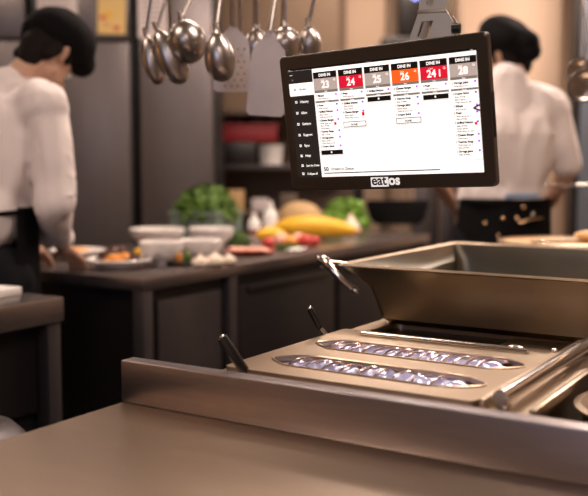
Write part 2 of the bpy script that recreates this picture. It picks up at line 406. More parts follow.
B().m('pan_in').loft(inner, cap1=True).obj('pan_inside', pan, ang=35)
# curved handle at the near left corner
hx, hy, hz = -.098, .03, ZR
b = B().m('chrome')
b.tube([(hx + .03, hy - .035, hz - .045), (hx + .012, hy - .045, hz - .028), (hx - .010, hy - .05, hz - .004), (hx - .028, hy - .045, hz + .012), (hx - .046, hy - .035, hz + .014), (hx - .058, hy - .02, hz + .004), (hx - .052, hy - .01, hz - .006)],
       [.007, .0075, .008, .0105, .0115, .010, .006], 14)
b.ell((hx + .034, hy - .03, hz - .047), (.015, .010, .007), Matrix.Rotation(.5, 4, 'Y'))
b.tube([(hx - .03, hy - .044, hz + .01), (hx + .002, hy - .01, hz + .004)], [.008, .006], 12)
b.obj('handle', pan)

# ------------------------------------------------------------------ monitor
mon = thing('touch_monitor', 'wide bronze-black touch monitor showing an order screen, hung on a ceiling arm', 'monitor')
mon.location = (.1528, 1.6545, 1.3287)
mon.rotation_mode = 'QUATERNION'
mon.rotation_quaternion = (Matrix.Rotation(math.radians(-36.27), 3, 'Z') @ Matrix.Rotation(math.radians(7.27), 3, 'X') @ Matrix.Rotation(math.radians(-1.92), 3, 'Y')).to_quaternion()
def mm(*a): return [q / 1000 for q in a]
b = B().m('bezel')
rr0 = rrect(-.2105, .2105, -.1265, .1265, .009, 6)
def sec(y, k): return [Vector((x * (1 - k / .21), y, z * (1 - k / .126))) for x, z in rr0][::-1]
b.loft([sec(.0, .0022), sec(.0016, .0004), sec(.004, 0), sec(.014, 0), sec(.018, .003), sec(.036, .03)], cap0=True, cap1=True)
b.obj('housing', mon, ang=30)
b = B().m('black').box(.2095, .2125, .005, .012, -.045, .03, .0015).obj('side_buttons', mon)
B().m('black').box(-.1, .1, .036, .046, -.07, .07, .004).obj('back_plate', mon)
# the lit screen: one flat panel with all its printed marks
b = B(); YS = [-.0006]
def R_(x0, x1, z0, z1, m, dy=0):
    b.m(m); nf = len(b.bm.faces); y = YS[0] - dy * .00025
    f = b.bm.faces.new([b.bm.verts.new((x / 1000, y, z / 1000)) for x, z in ((x0, z0), (x1, z0), (x1, z1), (x0, z1))]); b._fin(nf)
def T_(s, x, z, size, m, bold=0, align='LEFT', dy=3): b.m(m).text(s, x / 1000, z / 1000, size / 1000, bold / 1000, YS[0] - dy * .00025, align)
SX0, SX1, SZ0, SZ1 = -191.5, 190.5, -101, 99
R_(SX0, SX1, SZ0, SZ1, 's_white')
R_(SX0, SX1, 98.2, 102, 's_black', 1)
T_('3:32', -189, 98.9, 2.6, 's_white', 0); T_('11:14 AM', -20, 98.9, 2.6, 's_line'); T_('100%', 180, 98.9, 2.6, 's_white')
R_(SX0, -137, SZ0, SZ1 - 1, 's_dark', 1)
R_(-188, -182, 90, 90.8, 's_white', 2); T_('<', -184, 80, 5, 's_line', .2)
R_(SX0, -137, 52, 75, 's_white', 2)
items = [('Home', 63.5, 1), ('History', 40.5, 0), ('Alert', 20, 0), ('Settings', -.5, 0), ('Support', -21, 0), ('Sync', -41, 0), ('Help', -60, 0), ('Sort by Order', -78.5, 0), ('Collapse all', -94, 0)]
for s, z, h in items:
    m = 's_black' if h else 's_white'
    T_(s, -170, z - 1.8, 6.4 if len(s) < 10 else 5.2, m, .12)
    for dx, dz, ww, hh in ((-181, -1.8, 4.4, 1), (-181, 1.4, 4.4, 1), (-181, -1.8, 1, 4), (-177.6, -1.8, 1, 4)): R_(dx, dx + ww, z + dz, z + dz + hh, m, 3)
def card(x0, num, col, zb, foot, w=51, n=6, mark=None):
    x1 = min(x0 + w, SX1 - .3)
    R_(x0 - .6, x1 + .6, zb - 2, 91.5, 's_grey', 1); R_(x0, x1, zb - 1.2, 91, 's_white', 2)
    R_(x0, x1, 80, 91.5, 's_black', 3); T_('DINE IN', (x0 + x1) / 2, 83.2, 7.2, 's_white', .22, 'CENTER', 5)
    R_(x0, x1, 58.5, 80, col, 3)
    T_(num, (x0 + x1) / 2, 62.4, 17.5, 's_white', .42, 'CENTER', 5)
    T_('Guest', (x0 + x1) / 2 - 5, 75.5, 3.4, 's_white', 0, 'CENTER', 5); T_('12', x1 - 8, 74, 5, 's_white', .1, 'LEFT', 5)
    R_(x0, x1, 53.8, 58.5, 's_mid', 3); T_('Sent', (x0 + x1) / 2, 54.8, 3.4, 's_white', .05, 'CENTER', 5)
    z = 48.5; k = 0; words = ['Orange Juice', 'Caesar Salad', 'Ribeye', 'Pasta', 'Grilled Salmon', 'Cheese Burger', 'Tomato Soup']
    stop = zb + (12 if foot else 3)
    while z > stop + 3:
        T_('1 ' + words[(k + int(num[:2])) % 7], x0 + 2.5, z - 1.5, 5.0, 's_black', .32)
        R_(x1 - 6.5, x1 - 2.5, z - 1, z + 2.6, ['s_purple', 's_blue', 's_purple'][k % 3], 3)
        if k == 1 and z - 6 > stop:
            pass
        z -= 5.6
        for j in range(1 + (k * 7 + int(num[:2])) % 3 if k else 1):
            if z < stop + 1: break
            T_(['Well done no onion', 'Side of fries', 'Extra sauce'][(j + k) % 3][:14 + j], x0 + 6, z - 1, 4.2, 's_mid', .16); z -= 4.5
        if k == 0: R_(x0, x1, z - 2.6, z + 1.0, 's_mid', 3); T_('Entree', (x0 + x1) / 2, z - 2.1, 3, 's_white', .05, 'CENTER', 5); z -= 7.5
        else: z -= 1.4
        k += 1
    if mark is not None:
        R_(x1 - 8, x1 - 2.5, mark, mark + 6.5, 's_red', 4)
    if foot == 'b':
        R_(x0 + 2, x1 - 1, zb, zb + 8.5, 's_black', 3); R_((x0 + x1) / 2 - 1.5, (x0 + x1) / 2 + 1.5, zb + 3, zb + 6, 's_white', 5)
    if foot == 'w':
        R_(x0 + 2, x1 - 1, zb, zb + 10, 's_dark', 3); R_(x0 + 3.1, x1 - 2.1, zb + 1.3, zb + 8.8, 's_white', 4); T_('DONE', (x0 + x1) / 2, zb + 2.8, 4.8, 's_black', .2, 'CENTER', 6)
card(-135, '23', 's_grey', -60, 'b')
card(-80, '24', 's_red', -12, 'w', mark=7)
card(-25, '25', 's_grey', 30, 'b')
card(30, '26', 's_orange', -12, 'w', w=52)
card(86, '24 i', 's_red', 25, 'b')
card(141, '28', 's_grey', -78, None, w=50)
R_(-98, -93, -6, -1, 's_red', 5); R_(180, 185, -22, -17, 's_red', 5)
T_('<', 179, -2, 22, 's_black', .6, dy=8)
T_('50', -131, -90, 11, 's_black', .35); T_('Orders in Queue', -115, -89, 7.2, 's_black', .16)
R_(-131, 110, -95, -93.2, 's_black', 3)
b.obj('screen', mon, smooth=False)
b = B().m('logo')
b.box(-.031, .0050, -.0009, 0, -.1215, -.1045, 0)
b.text('os', .0058, -.1182, .025, .0008, -.0009)
b.m('s_black').text('eat', -.0295, -.1182, .025, .0006, -.0012)
b.obj('maker_logo', mon, smooth=False)

# its arm: bracket and pole up to the ceiling
arm = thing('monitor_arm', 'metal bracket arm with slotted side plates holding the monitor from above', 'bracket')
q = Vector((.262, 1.80, 0))
arm.location = (q.x, q.y, 2.7); arm.rotation_euler = (0, 0, math.radians(-20))
def Lz(z): return z - 2.7
# lower slanted channel with triangular cut-outs, upper channel with long slots
def plate_obj(name, outer, holes, y0, th=.004):
    bb = B().m('bracket'); bb.plate(outer, holes, 0, th, Matrix.Translation((0, y0, 0)) @ Matrix.Rotation(PI / 2, 4, 'X')); return bb
def hole(pts): return pts
bb = B().m('bracket')
lowz0, lowz1 = Lz(1.435), Lz(1.532)
out = [(-.052, lowz0), (.050, lowz0), (.047, lowz1 - .02), (.034, lowz1), (-.018, lowz1)]
h1 = [(-.012, lowz1 - .018), (-.020, lowz1 - .045), (-.004, lowz1 - .058), (.010, lowz1 - .018)]
bb.plate(out, [h1], 0, .005, Matrix.Translation((0, -.03, 0)) @ Matrix.Rotation(PI / 2, 4, 'X'))
bb.plate(out, [h1], 0, .005, Matrix.Translation((0, .035, 0)) @ Matrix.Rotation(PI / 2, 4, 'X'))
bb.obj('lower_bracket', arm, ang=30)
bb = B().m('bracket')
bb.box(-.020, .034, -.036, .036, lowz1 - .004, lowz1 + .003, .001)
out = [(-.018, lowz1), (.034, lowz1), (.030, Lz(1.72)), (-.006, Lz(1.72))]
slot = [(-.004, lowz1 + .012), (.006, lowz1 + .008), (.012, lowz1 + .02), (.012, lowz1 + .12), (-.002, lowz1 + .12)]
bb.plate(out, [slot], 0, .005, Matrix.Translation((0, -.03, 0)) @ Matrix.Rotation(PI / 2, 4, 'X'))
bb.plate(out, [slot], 0, .005, Matrix.Translation((0, .035, 0)) @ Matrix.Rotation(PI / 2, 4, 'X'))
bb.box(.029, .034, -.03, .035, lowz1, Lz(1.72))
bb.obj('upper_bracket', arm, ang=30)
B().m('black').tube([(.046, -.04, Lz(1.497)), (.062, -.04, Lz(1.497))], .009).obj('clamp_knob', arm)
B().m('grey_steel').tube([(.01, .0, Lz(1.70)), (.01, 0, 0)], .022).lathe([(0, -.012), (.07, -.012), (.07, 0), (0, 0)]).obj('pole', arm)
Ri = Matrix.Rotation(math.radians(20), 3, 'Z')
bp = Ri @ (Vector((.1528, 1.6545, 1.3287)) + mon.rotation_quaternion @ Vector((.03, .0465, 0)) - arm.location)
B().m('bracket').tube([bp, bp + Ri @ (mon.rotation_quaternion @ Vector((0, .02, 0))), (.01, 0, Lz(1.41)), (.01, 0, Lz(1.46))], [.02, .02, .018, .018]).obj('neck', arm)
B().m('bracket').box(-.045, .045, -.03, .03, Lz(1.432), Lz(1.440)).obj('mounting_plate', arm)

# ------------------------------------------------------------------ hanging utensils
RZ = 1.80
def world(px, py, d):
    r = Vector(((px - 294) / 930, 1, 0)); pit = math.atan(85 / 930); bb_ = -(py - 248) / 930
    yy = math.cos(pit) + bb_ * math.sin(pit); zz = -math.sin(pit) + bb_ * math.cos(pit)
    return Vector((r.x / yy * d, d, 1.25 + zz / yy * d))
rail = thing('utensil_rail', 'steel hanging rail above the ladles, on two ceiling rods', 'rail', (0, 2.22, RZ))
B().m('chrome').tube([(-.50, -.0, 0), (.25, 0, 0)], .008).obj('bar', rail)
for x in (-.48, .22): B().m('grey_steel').tube([(x, 0, 0), (x, 0, 2.7 - RZ)], .006).obj('rod', rail)
UG = 'utensils hanging from the steel rail'
def utensil(kind, label, top, neck, tip, wpx, hpx=None, dd=0, flat=.3, hr=.0055, yaw=0):
    """top/neck/tip are points in the hanging plane; the bowl or blade runs neck -> tip"""
    d = 2.22 + dd
    T = world(top[0], 0, d); N = world(neck[0], neck[1], d); P = world(tip[0], tip[1], d)
    dirh = (T - N); k = (RZ + .006 - N.z) / dirh.z if dirh.z else 1
    HK = N + dirh * k; HK.y = 2.22
    t = thing(kind, label, kind.split('_')[-1] if 'turner' not in kind else 'turner', HK, 0, UG)
    def L(v): return v - HK
    mt = 'utensil'
    hb = B().m(mt)
    Nn = L(N); mid = Nn * .5 
    hook = [Vector((0, -.010, -.012)), Vector((0, -.012, .0)), Vector((0, -.006, .011)), Vector((0, .004, .011)), Vector((0, .010, .002)), Vector((0, .008, -.012))]
    hb.tube([Nn, Nn * .75, Nn * .4, Nn * .08] + hook[:1] , [(hr * .55, hr * 1.2), (hr * .5, hr), (hr * .5, hr * 1.25), (hr * .45, hr * 1.3), (.003, .004)], 12)
    hb.tube(hook, .003, 10)
    hb.obj('handle', t)
    wm = wpx / 930 * d; ax = L(P) - Nn; ln = ax.length
    c = Nn + ax * .5
    zax = -ax.normalized(); xax = Vector((0, 1, 0)).cross(zax).normalized(); yax = zax.cross(xax)
    mx = Matrix((( xax.x, yax.x, zax.x, c.x), (xax.y, yax.y, zax.y, c.y), (xax.z, yax.z, zax.z, c.z), (0, 0, 0, 1))) @ Matrix.Rotation(yaw, 4, 'Z')
    if 'turner' in kind: return t, Nn, ax, wm, mx
    # a hollow bowl: outer and inner half-ellipsoids, convex side to the camera or turned by yaw
    bb = B().m(mt); nf = 0
    tb = bmesh.new(); seg, rg_ = 28, 12; rings = []
    dep = wm * flat
    def sh(a, ph, sc, off):
        x = wm / 2 * math.cos(a) * math.sin(ph) * sc; z = ln / 2 * math.sin(a) * math.sin(ph) * sc
        x *= 1 - .18 * (z / (ln / 2)) if ln > wm * 1.2 else 1
        return Vector((x, -dep * math.cos(ph) * sc + off, z))
    for j in range(1, rg_ + 1): rings.append([tb.verts.new(sh(2 * PI * i / seg, PI / 2 * j / rg_, 1, 0)) for i in range(seg)])
    for j in range(rg_, 0, -1): rings.append([tb.verts.new(sh(2 * PI * i / seg, PI / 2 * j / rg_, .955, 0)) for i in range(seg)])
    p0 = tb.verts.new(sh(0, 0, 1, 0)); p1 = tb.verts.new(sh(0, 0, .955, 0))
    for i in range(seg):
        tb.faces.new((p0, rings[0][i], rings[0][(i + 1) % seg])); tb.faces.new((p1, rings[-1][(i + 1) % seg], rings[-1][i]))
        for a, bq in zip(rings, rings[1:]): tb.faces.new((a[i], bq[i], bq[(i + 1) % seg], a[(i + 1) % seg]))
    bmesh.ops.recalc_face_normals(tb, faces=tb.faces[:])
    bb._merge(tb, mx)
    bb.tube([Nn - ax.normalized() * .02, Nn + ax * .04, Nn + ax * .14 + Vector((0, -dep * .35, 0))], [(hr * .6, hr), (hr * .9, hr * 1.6), (hr * .6, hr * 1.9)], 12)
    bb.obj('bowl', t)
    return t
utensil('serving_spoon', 'narrow serving spoon hanging furthest left on the rail', (151, 0), (146, 36), (159, 85), 22, flat=.42, yaw=.55)
utensil('serving_spoon', 'large oval spoon hanging second from the left, tilted to the right', (165, 0), (157, 30), (183, 84), 28, dd=-.02, flat=.42, yaw=.3)
utensil('serving_spoon', 'plain steel spoon whose straight handle hangs just left of the big round ladle', (171, 0), (171, 40), (172, 66), 17, dd=.09, flat=.3)
utensil('soup_ladle', 'big round ladle hanging between the tilted spoon and the perforated turner', (190, 0), (181, 20), (193, 64), 38, dd=-.03, flat=.6)
utensil('serving_spoon', 'shiny oval spoon hanging in front of the perforated turner', (219, 0), (216, 32), (223, 82), 30, dd=-.08, flat=.42, hr=.0075)
utensil('serving_spoon', 'spoon hanging behind the perforated turner, only its edge showing at right', (241, 0), (241, 38), (246, 66), 22, dd=.1, flat=.35)
utensil('soup_ladle', 'ladle with dark handle hanging behind the plain turner', (256, 0), (256, 28), (257, 66), 26, dd=.08, flat=.5, hr=.008)
utensil('soup_ladle', 'round grey ladle hanging just right of the plain turner', (284, 0), (284, 27), (287, 62), 31, dd=.02, flat=.55, hr=.008)
utensil('serving_spoon', 'small spoon hanging furthest right, above the monitor corner', (314, 0), (308, 26), (312, 60), 22, dd=.04, flat=.42)
def turner(label, name, top, neck, sh, tip, w0, w1, dd, perf):
    t, N, ax, wm, mx = utensil(name, label, top, neck, tip, w1, dd=dd, hr=.0085)
    px = (2.22 + dd) / 930; ln = ax.length; h = ln / 2
    zs = h - (sh - neck[1]) * px
    r = .008
    out = [(-w1 * px / 2 + r, -h), (w1 * px / 2 - r, -h), (w1 * px / 2, -h + r), (w0 * px / 2, zs - .004), (w0 * px / 2 * .93, zs + .012), (w0 * px / 2 * .6, zs + .026), (.010, h - .004), (.006, h + .004), (-.006, h + .004), (-.010, h - .004),
           (-w0 * px / 2 * .6, zs + .026), (-w0 * px / 2 * .93, zs + .012), (-w0 * px / 2, zs - .004), (-w1 * px / 2, -h + r)]
    holes = []
    if perf:
        for j in range(7):
            for i in range(5):
                cx = (i - 2 + (.25 if j % 2 else -.25)) * .0155; cz = -h + .014 + j * .0145
                if abs(cx) < w0 * px / 2 - .006 and cz < zs - .004: holes.append([(cx + .0026 * math.cos(2 * PI * k / 8), cz + .0026 * math.sin(2 * PI * k / 8)) for k in range(8)])
    bb = B().m('blade'); bb.plate(out, holes, -.0009, .0009, mx @ Matrix.Rotation(PI / 2, 4, 'X')); bb.obj('blade', t, ang=30)
turner('perforated steel turner with rows of small holes, hanging from the rail', 'perforated_turner', (233, 0), (233, 26), 44, (233, 92), 32, 39, .03, True)
turner('plain solid steel turner with the longest blade, hanging behind the monitor corner', 'solid_turner', (275, 0), (270, 32), 54, (265, 116), 34, 38, -.05, False)

# ------------------------------------------------------------------ left counters
pc = thing('prep_counter', 'long dark steel prep counter carrying the plates, bowls and vegetables', 'counter', K(-1.87, 2.12, 0), TH)
B().m('top_steel').box(-.86, 0, 0, 2.12, .862, .90, .003).obj('top', pc)
B().m('dark_steel').box(-.83, -.03, .03, 2.09, .12, .862).obj('cabinet_body', pc)
for i, (y0, y1) in enumerate([(.09, .42), (.52, 1.2), (1.24, 1.64), (1.68, 2.05)]):
    d_ = B().m('grey_steel' if i == 0 else 'dark_steel').box(-.03, -.018, y0, y1, .16, .82, .003).obj('door', pc)
    if i: B().m('black').box(-.018, -.006, y0 + .05, y1 - .05, .795, .812, .003).obj('handle', d_)
for x, y in ((-.025, .025), (-.835, .025), (-.025, .47), (-.025, 2.095), (-.835, 2.095)): B().m('grey_steel').box(x - .022, x + .022, y - .022, y + .022, 0, .862, .002).obj('leg', pc)

lc = thing('side_counter', 'dark steel counter at the left edge with a white board on it', 'counter', K(-1.80, 1.73, 0), TH)
B().m('top_steel').box(-.75, 0, -1.5, 0, .835, .90, .004).obj('top', lc)
B().m('dark_steel').box(-.70, -.06, -1.42, -.06, .14, .60).obj('shelf_body', lc)
B().m('dark_steel').box(-.72, -.045, -1.45, -.05, .60, .835).obj('cabinet_body', lc)
for x in (-.03, -.72):
    for y in (-.03, -1.46): B().m('grey_steel').box(x - .022, x + .022, y - .022, y + .022, 0, .835, .002).obj('leg', lc)
cb = B().m('board').box(-.40, 0, -.30, 0, 0, .022, .004).obj('cutting_board', loc=K(-1.925, 1.70, .90), rz=TH + .12); tag(cb, 'white cutting board lying on the counter at the left edge', 'board')

# grey waste bin at the floor between counters (bottom-left corner)
bn = thing('round_bin', 'grey round bin lid peeping past the foreground worktop at lower left', 'bin', (-.70, 1.9, 0))
B().m('grey_steel').lathe([(0, 0), (.11, 0), (.125, .60), (.13, .655), (.125, .66), (0, .66)]).obj('bin_body', bn)
B().m('grey_steel').lathe([(.132, .66), (.135, .675), (.11, .70), (0, .71)]).obj('bin_lid', bn)

# ------------------------------------------------------------------ fridges
def fridge(x0, x1, split, label, papers=()):
    t = thing('upright_fridge', label, 'fridge', ((x0 + x1) / 2, 4.8, 0))
    hw = (x1 - x0) / 2
    B().m('dark_steel').box(-hw, hw, .03, .50, .08, 2.15, .004).obj('cabinet_body', t)
    B().m('gap').box(-hw + .01, hw - .01, .012, .03, .1, 2.13).obj('door_seal', t)
    g = .018
    if split:
        for z0, z1 in ((.12, split - .008), (split + .008, 2.1)):
            d = B().m('fridge').box(-hw + g, hw - g, -.03, .014, z0, z1, .006).obj('door', t)
            B().m('black').box(-hw + g, -hw + g + .02, -.05, -.03, (z0 + z1) / 2 - .12, (z0 + z1) / 2 + .12, .004).obj('handle', d)
    else:
        d = B().m('fridge').box(-hw + g, hw - g, -.03, .014, .12, 2.1, .006).obj('door', t)
        B().m('black').box(hw - g - .022, hw - g, -.05, -.03, .7, .95, .004).obj('handle', d)
    for sx in (-1, 1): B().m('black').lathe([(0, 0), (.02, 0), (.02, .08), (0, .08)], (sx * (hw - .06), .1, 0)).obj('foot', t)
    return t
fridge(-1.86, -1.34, 1.87, 'steel fridge at the far left behind the bowed cook')
fridge(-1.33, -.815, 1.865, 'steel fridge with split doors and two papers, behind the bowed cook')
fridge(-.80, -.395, None, 'steel fridge with one tall door, right of the split-door fridges')
def paper(x0, x1, z0, z1, m, label, tilt=0, marks=(), name='paper_sheet'):
    b = B().m(m).box(0, x1 - x0, -.002, 0, z0 - z1, 0)
    for mx_, mz, ww, hh, mm_ in marks: b.m(mm_).box(mx_, mx_ + ww, -.003, -.0018, mz - hh, mz)
    o = b.obj(name, smooth=False, loc=(x0, 4.769, z1)); o.rotation_euler = (0, tilt, 0); tag(o, label, 'paper')
paper(-1.30, -1.09, 1.985, 2.09, 'paper', 'white paper with rows of print fixed above the bowed cook\'s hat', 0, [(.02, -.015 - k * .02, .15, .006, 'print') for k in range(4)] + [(.01, -.07, .03, .03, 'ypaper')])
paper(-.985, -.845, 1.90, 2.09, 'ypaper', 'yellow paper with red marks fixed to the fridge right of the cook\'s hat', .03, [(.012, -.10, .028, .02, 'red'), (.08, -.15, .03, .02, 'red'), (.03, -.13, .03, .03, 'tan'), (.04, -.08, .03, .03, 'yellow')])
paper(-.785, -.64, 1.88, 2.09, 'paper', 'pale printed sheet on the fridge behind the hanging spoons', 0, [(.02, -.02 - k * .025, .10, .008, 'print') for k in range(7)])

# ------------------------------------------------------------------ shelving in the middle background
sh = thing('shelf_unit', 'dark open shelf unit beyond the fridges holding a red crate and pots', 'shelf', (-.04, 5.62, 0))
for z in (.55, .97, 1.24, 1.56):
    B().m('walldk' if z != 1.24 else 'grey_steel').box(-.42, .42, -.22, .22, z - .03, z, .002).obj('shelf_board', sh)
B().m('walldk').box(-.42, .42, .20, .22, .1, 1.56).obj('back_panel', sh)
for x in (-.43, .43):
    for y in (-.21, .21): B().m('dark_steel').box(x - .014, x + .014, y - .014, y + .014, 0, 1.6).obj('post', sh)
rc = B().m('redplastic').box(-.18, .18, -.13, .13, 0, .10, .01).box(-.19, .19, -.14, .14, .085, .105, .006).obj('red_crate', loc=(-.28, 5.55, 1.371)); tag(rc, 'red plastic crate on the dark shelf, over the boxes', 'crate')
st = B().m('black').box(-.14, .08, -.14, .14, 0, .128, .006).box(.02,.16,.02,.14,0,.128).obj('black_box', loc=(-.30, 5.55, 1.241)); tag(st, 'low black box under the red crate on the shelf', 'box')
wc = B().m('porc').lathe([(0, 0), (.065, 0), (.075, .11), (.08, .115), (.07, .115), (.06, .01), (0, .01)]).obj('white_tub', loc=(-.055, 5.345, 1.241))
wc.location = (-.135, 5.47, 1.241); tag(wc, 'white tub on the shelf to the right of the black box', 'tub')
for i, (x, r, h, lb) in enumerate([(-.42, .06, .045, 'small black pot on the red crate, at its left end'), (-.26, .08, .045, 'wide black pot on the red crate, at its right')]):
    t = thing('black_pot', lb, 'pot', (x + .04, 5.55, 1.477))
    B().m('dark_steel').lathe([(0, 0), (r * .9, 0), (r, .01), (r, h), (r * .94, h), (r * .9, .01), (0, .01)]).obj('pot_body', t)
    B().m('chrome').tube([(r, -.02, h * .7), (r + .02, -.015, h * .75), (r + .02, .015, h * .75), (r, .02, h * .7)], .003).obj('handle', t)

for i, (x, w_, h, m, lb) in enumerate([(-.30, .11, .12, 'tan', 'brown carton on the lower shelf at left'), (-.15, .10, .07, 'paper', 'pale box on the lower shelf beside the brown carton'), (.02, .10, .10, 'walldk', 'dark brown box on the lower shelf at its middle')]):
    o = B().m(m).box(-w_ / 2, w_ / 2, -.08, .08, 0, h, .004).obj('storage_box', loc=(x - .05, 5.54, .971)); tag(o, lb, 'box')

# black machine with blue light, on a wall shelf
gr = thing('coffee_grinder', 'tall black coffee grinder with a small blue light, behind the monitor arm', 'grinder', (.71, 6.13, 1.86))
B().m('black').box(-.15, .11, -.11, .12, 0, .20, .03).box(-.03, .125, -.08, .10, .20, .56, .02).obj('grinder_body', gr)
B().m('blackgloss').lathe([(0, .56), (.07, .56), (.10, .72), (.10, .74), (0, .76)], (.045, 0, 0)).obj('hopper', gr)
B().m('bluelight').ell((.066, -.082, .45), (.026, .006, .024)).obj('indicator_light', gr)
ps = thing('wall_shelf', 'dark bracket shelf on the back wall under the black grinder', 'shelf', (.71, 6.15, 1.83))
B().m('dark_steel').box(-.16, .16, -.12, .148, 0, .03, .004).obj('shelf_plate', ps)
for sx in (-1, 1): B().m('dark_steel').box(sx * .12 - .01, sx * .12 + .01, .12, .148, -.15, 0).box(sx * .12 - .01, sx * .12 + .01, -.08, .148, -.02, 0).obj('bracket', ps)

# black-backed stool
ch = thing('bar_chair', 'black curved chair back showing beyond the end of the prep counter', 'chair', (.56, 5.0, 0))
rows = []
for z, hw in ((.92, .12), (.95, .15), (1.03, .17), (1.045, .165), (1.05, .155)):
    rows.append([(x * hw, .035 * (x * x), z) for x in [k / 8 - 1 for k in range(17)]] + [(x * hw, .03 + .035 * (x * x), z) for x in [1 - k / 8 for k in range(17)]])
B().m('cloth_black').loft([[Vector(p) for p in r] for r in rows], cap0=True, cap1=True).obj('backrest', ch)
B().m('cloth_black').box(-.19, .19, .02, .38, .62, .67, .02).obj('seat', ch)
for sx in (-1, 1):
    B().m('grey_steel').tube([(sx * .08, .03, .98), (sx * .10, .03, .64)], .009).obj('back_post', ch)
    for y in (.04, .36): B().m('grey_steel').tube([(sx * .16, y, .63), (sx * .19, y, 0)], .011).obj('leg', ch)
B().m('grey_steel').box(-.18, .18, .04, .05, .24, .26).box(-.18, .18, .35, .36, .24, .26).obj('footrest', ch)

# tall steel column fridge/door right of it
cab = thing('steel_cabinet', 'pale steel cabinet standing behind the monitor, left of the far cook', 'cabinet', (.86, 5.5, 0))
B().m('wall').box(-.16, .16, 0, .3, .06, 1.18, .004).obj('cabinet_body', cab)
B().m('grey_steel').box(-.15, -.005, -.018, 0, .1, 1.14, .003).obj('door', cab)
B().m('grey_steel').box(.005, .15, -.018, 0, .1, 1.14, .003).obj('door', cab)
B().m('black').box(-.14, .14, .03, .27, 0, .06).obj('plinth', cab)

# ------------------------------------------------------------------ food on the prep counter
CZ = .9005
def plate(label, p, r, z=CZ, name='white_plate'):
    o = B().m('porc').lathe([(0, 0), (r * .55, 0), (r * .6, .006), (r * .95, .024), (r, .030), (r * .97, .033), (r * .90, .027), (r * .62, .012), (0, .010)]).obj(name, loc=(p[0], p[1], z)); return tag(o, label, 'plate')
def bowl(label, p, r, h, foot=.4, z=CZ, group=None):
    pr = [(0, 0), (r * foot, 0), (r * foot, .008), (r * foot * .95, .012)]
    for k in range(7): a = k / 6; pr.append((r * (foot + (1 - foot) * math.sin(a * PI / 2)), .012 + (h - .012) * (a ** 1.5)))
    pr.append((r * .98, h + .002))
    for k in range(6, -1, -1): a = k / 6; pr.append((r * (foot + (.95 - foot) * math.sin(a * PI / 2)) * .97, .018 + (h - .018) * (a ** 1.5)))
    pr.append((0, .018))
    o = B().m('porc').lathe(pr).obj('white_bowl', loc=(p[0], p[1], z)); return tag(o, label, 'bowl', group)
def lump(name, label, cat, mt, p, r, z=CZ, amp=.25, rot=0, seed=0, group=None):
    o = B().m(mt).ell((0, 0, r[2] * .93), r, None, 24, amp, 9, seed).obj(name, loc=(p[0], p[1], z), rz=rot); return tag(o, label, cat, group)
def foliage(b, c, r, n, size, mt, seed):
    rd = random.Random(seed); b.m(mt)
    for _ in range(n):
        a = rd.uniform(0, 2 * PI); e = rd.uniform(-.15, 1); k = rd.uniform(.55, 1) ** .5
        d = Vector((math.cos(a) * math.sqrt(1 - max(e, 0) ** 2), math.sin(a) * math.sqrt(1 - max(e, 0) ** 2), max(e, -.15)))
        p = Vector(c) + Vector((d.x * r[0], d.y * r[1], d.z * r[2])) * k
        n1 = (d + Vector((rd.uniform(-.6, .6), rd.uniform(-.6, .6), rd.uniform(-.6, .6)))).normalized(); t1 = n1.orthogonal().normalized(); t1.rotate(Matrix.Rotation(rd.uniform(0, 6.28), 3, n1)); t2 = n1.cross(t1)
        s = size * rd.uniform(.6, 1.2); nf = len(b.bm.faces)
        vs = [b.bm.verts.new(p + t1 * x * s + t2 * y * s + n1 * z * s) for x, y, z in ((-1, 0, 0), (-.4, .5, .15), (.4, .45, .1), (1, 0, -.2), (.4, -.45, .1), (-.4, -.5, .15))]
        cc = b.bm.verts.new(p - n1 * s * .08)
        for i in range(6): b.bm.faces.new((vs[i], vs[(i + 1) % 6], cc))
        b._fin(nf)

P1 = (-.585, 3.10)
plate('white plate with glazed meat and vegetables at the near corner of the prep counter', P1, .112)
ft = thing('meat_dish', 'glazed meat with golden potato heaped on the near white plate', 'food', (P1[0], P1[1], CZ + .0125))
b = B().m('meat')
for i, (x, y, z, r) in enumerate([(-.045, 0, .022, .028), (-.02, .03, .03, .03), (-.06, -.02, .012, .017), (.045, .0, .018, .022), (0, .035, .042, .022)]): b.ell((x, y, z), (r, r, r * .85), None, 18, .4, 12, i)
b.obj('meat', ft)
b = B().m('orange')
for i, (x, y, z, r) in enumerate([(-.008, -.03, .018, .03), (.018, -.02, .028, .02), (-.03, -.04, .012, .016)]): b.ell((x, y, z), (r, r * .8, r * .6), None, 18, .4, 12, i)
b.obj('potato', ft)
P2 = (-.80, 3.42)
plate('second white plate with orange slices beside the bowed cook\'s hand', P2, .105)
lump('orange_slices', 'orange slices lying on the plate beside the cook\'s hand', 'food', 'orange', (P2[0] + .0, P2[1] - .01), (.05, .035, .014), CZ + .0125)
b = B(); foliage(b, (0, 0, .0), (.03, .03, .04), 60, .012, 'leaf', 3); o = b.obj('herb_bunch', loc=(-.655, 3.42, CZ), smooth=False); tag(o, 'small bunch of green herbs behind the meat plate', 'herbs')
lump('lemon', 'yellow lemon behind the footed bowl', 'lemon', 'yellow', (-.56, 3.38), (.028, .022, .022), amp=.05)
bowl('small footed white bowl beside the meat plate', (-.455, 3.18), .078, .08, .35)
bowl('round white bowl to the right of the footed bowl', (-.335, 3.32), .082, .075, .5)
bowl('wide shallow white bowl behind the footed bowl', (-.565, 3.84), .115, .078, .4)
bowl('white bowl in the back row, in front of the leaf crate', (-.345, 3.88), .095, .078, .5)
tr = B().m('black').box(-.045, .045, -.03, .03, 0, .012, .003).obj('black_tray', loc=(-.388, 3.165, CZ), rz=TH); tag(tr, 'little black tray between the two nearest bowls', 'tray')
lump('carrot_piece', 'orange carrot piece on the little black tray', 'carrot', 'orange', (-.395, 3.16), (.014, .012, .02), CZ + .0125)
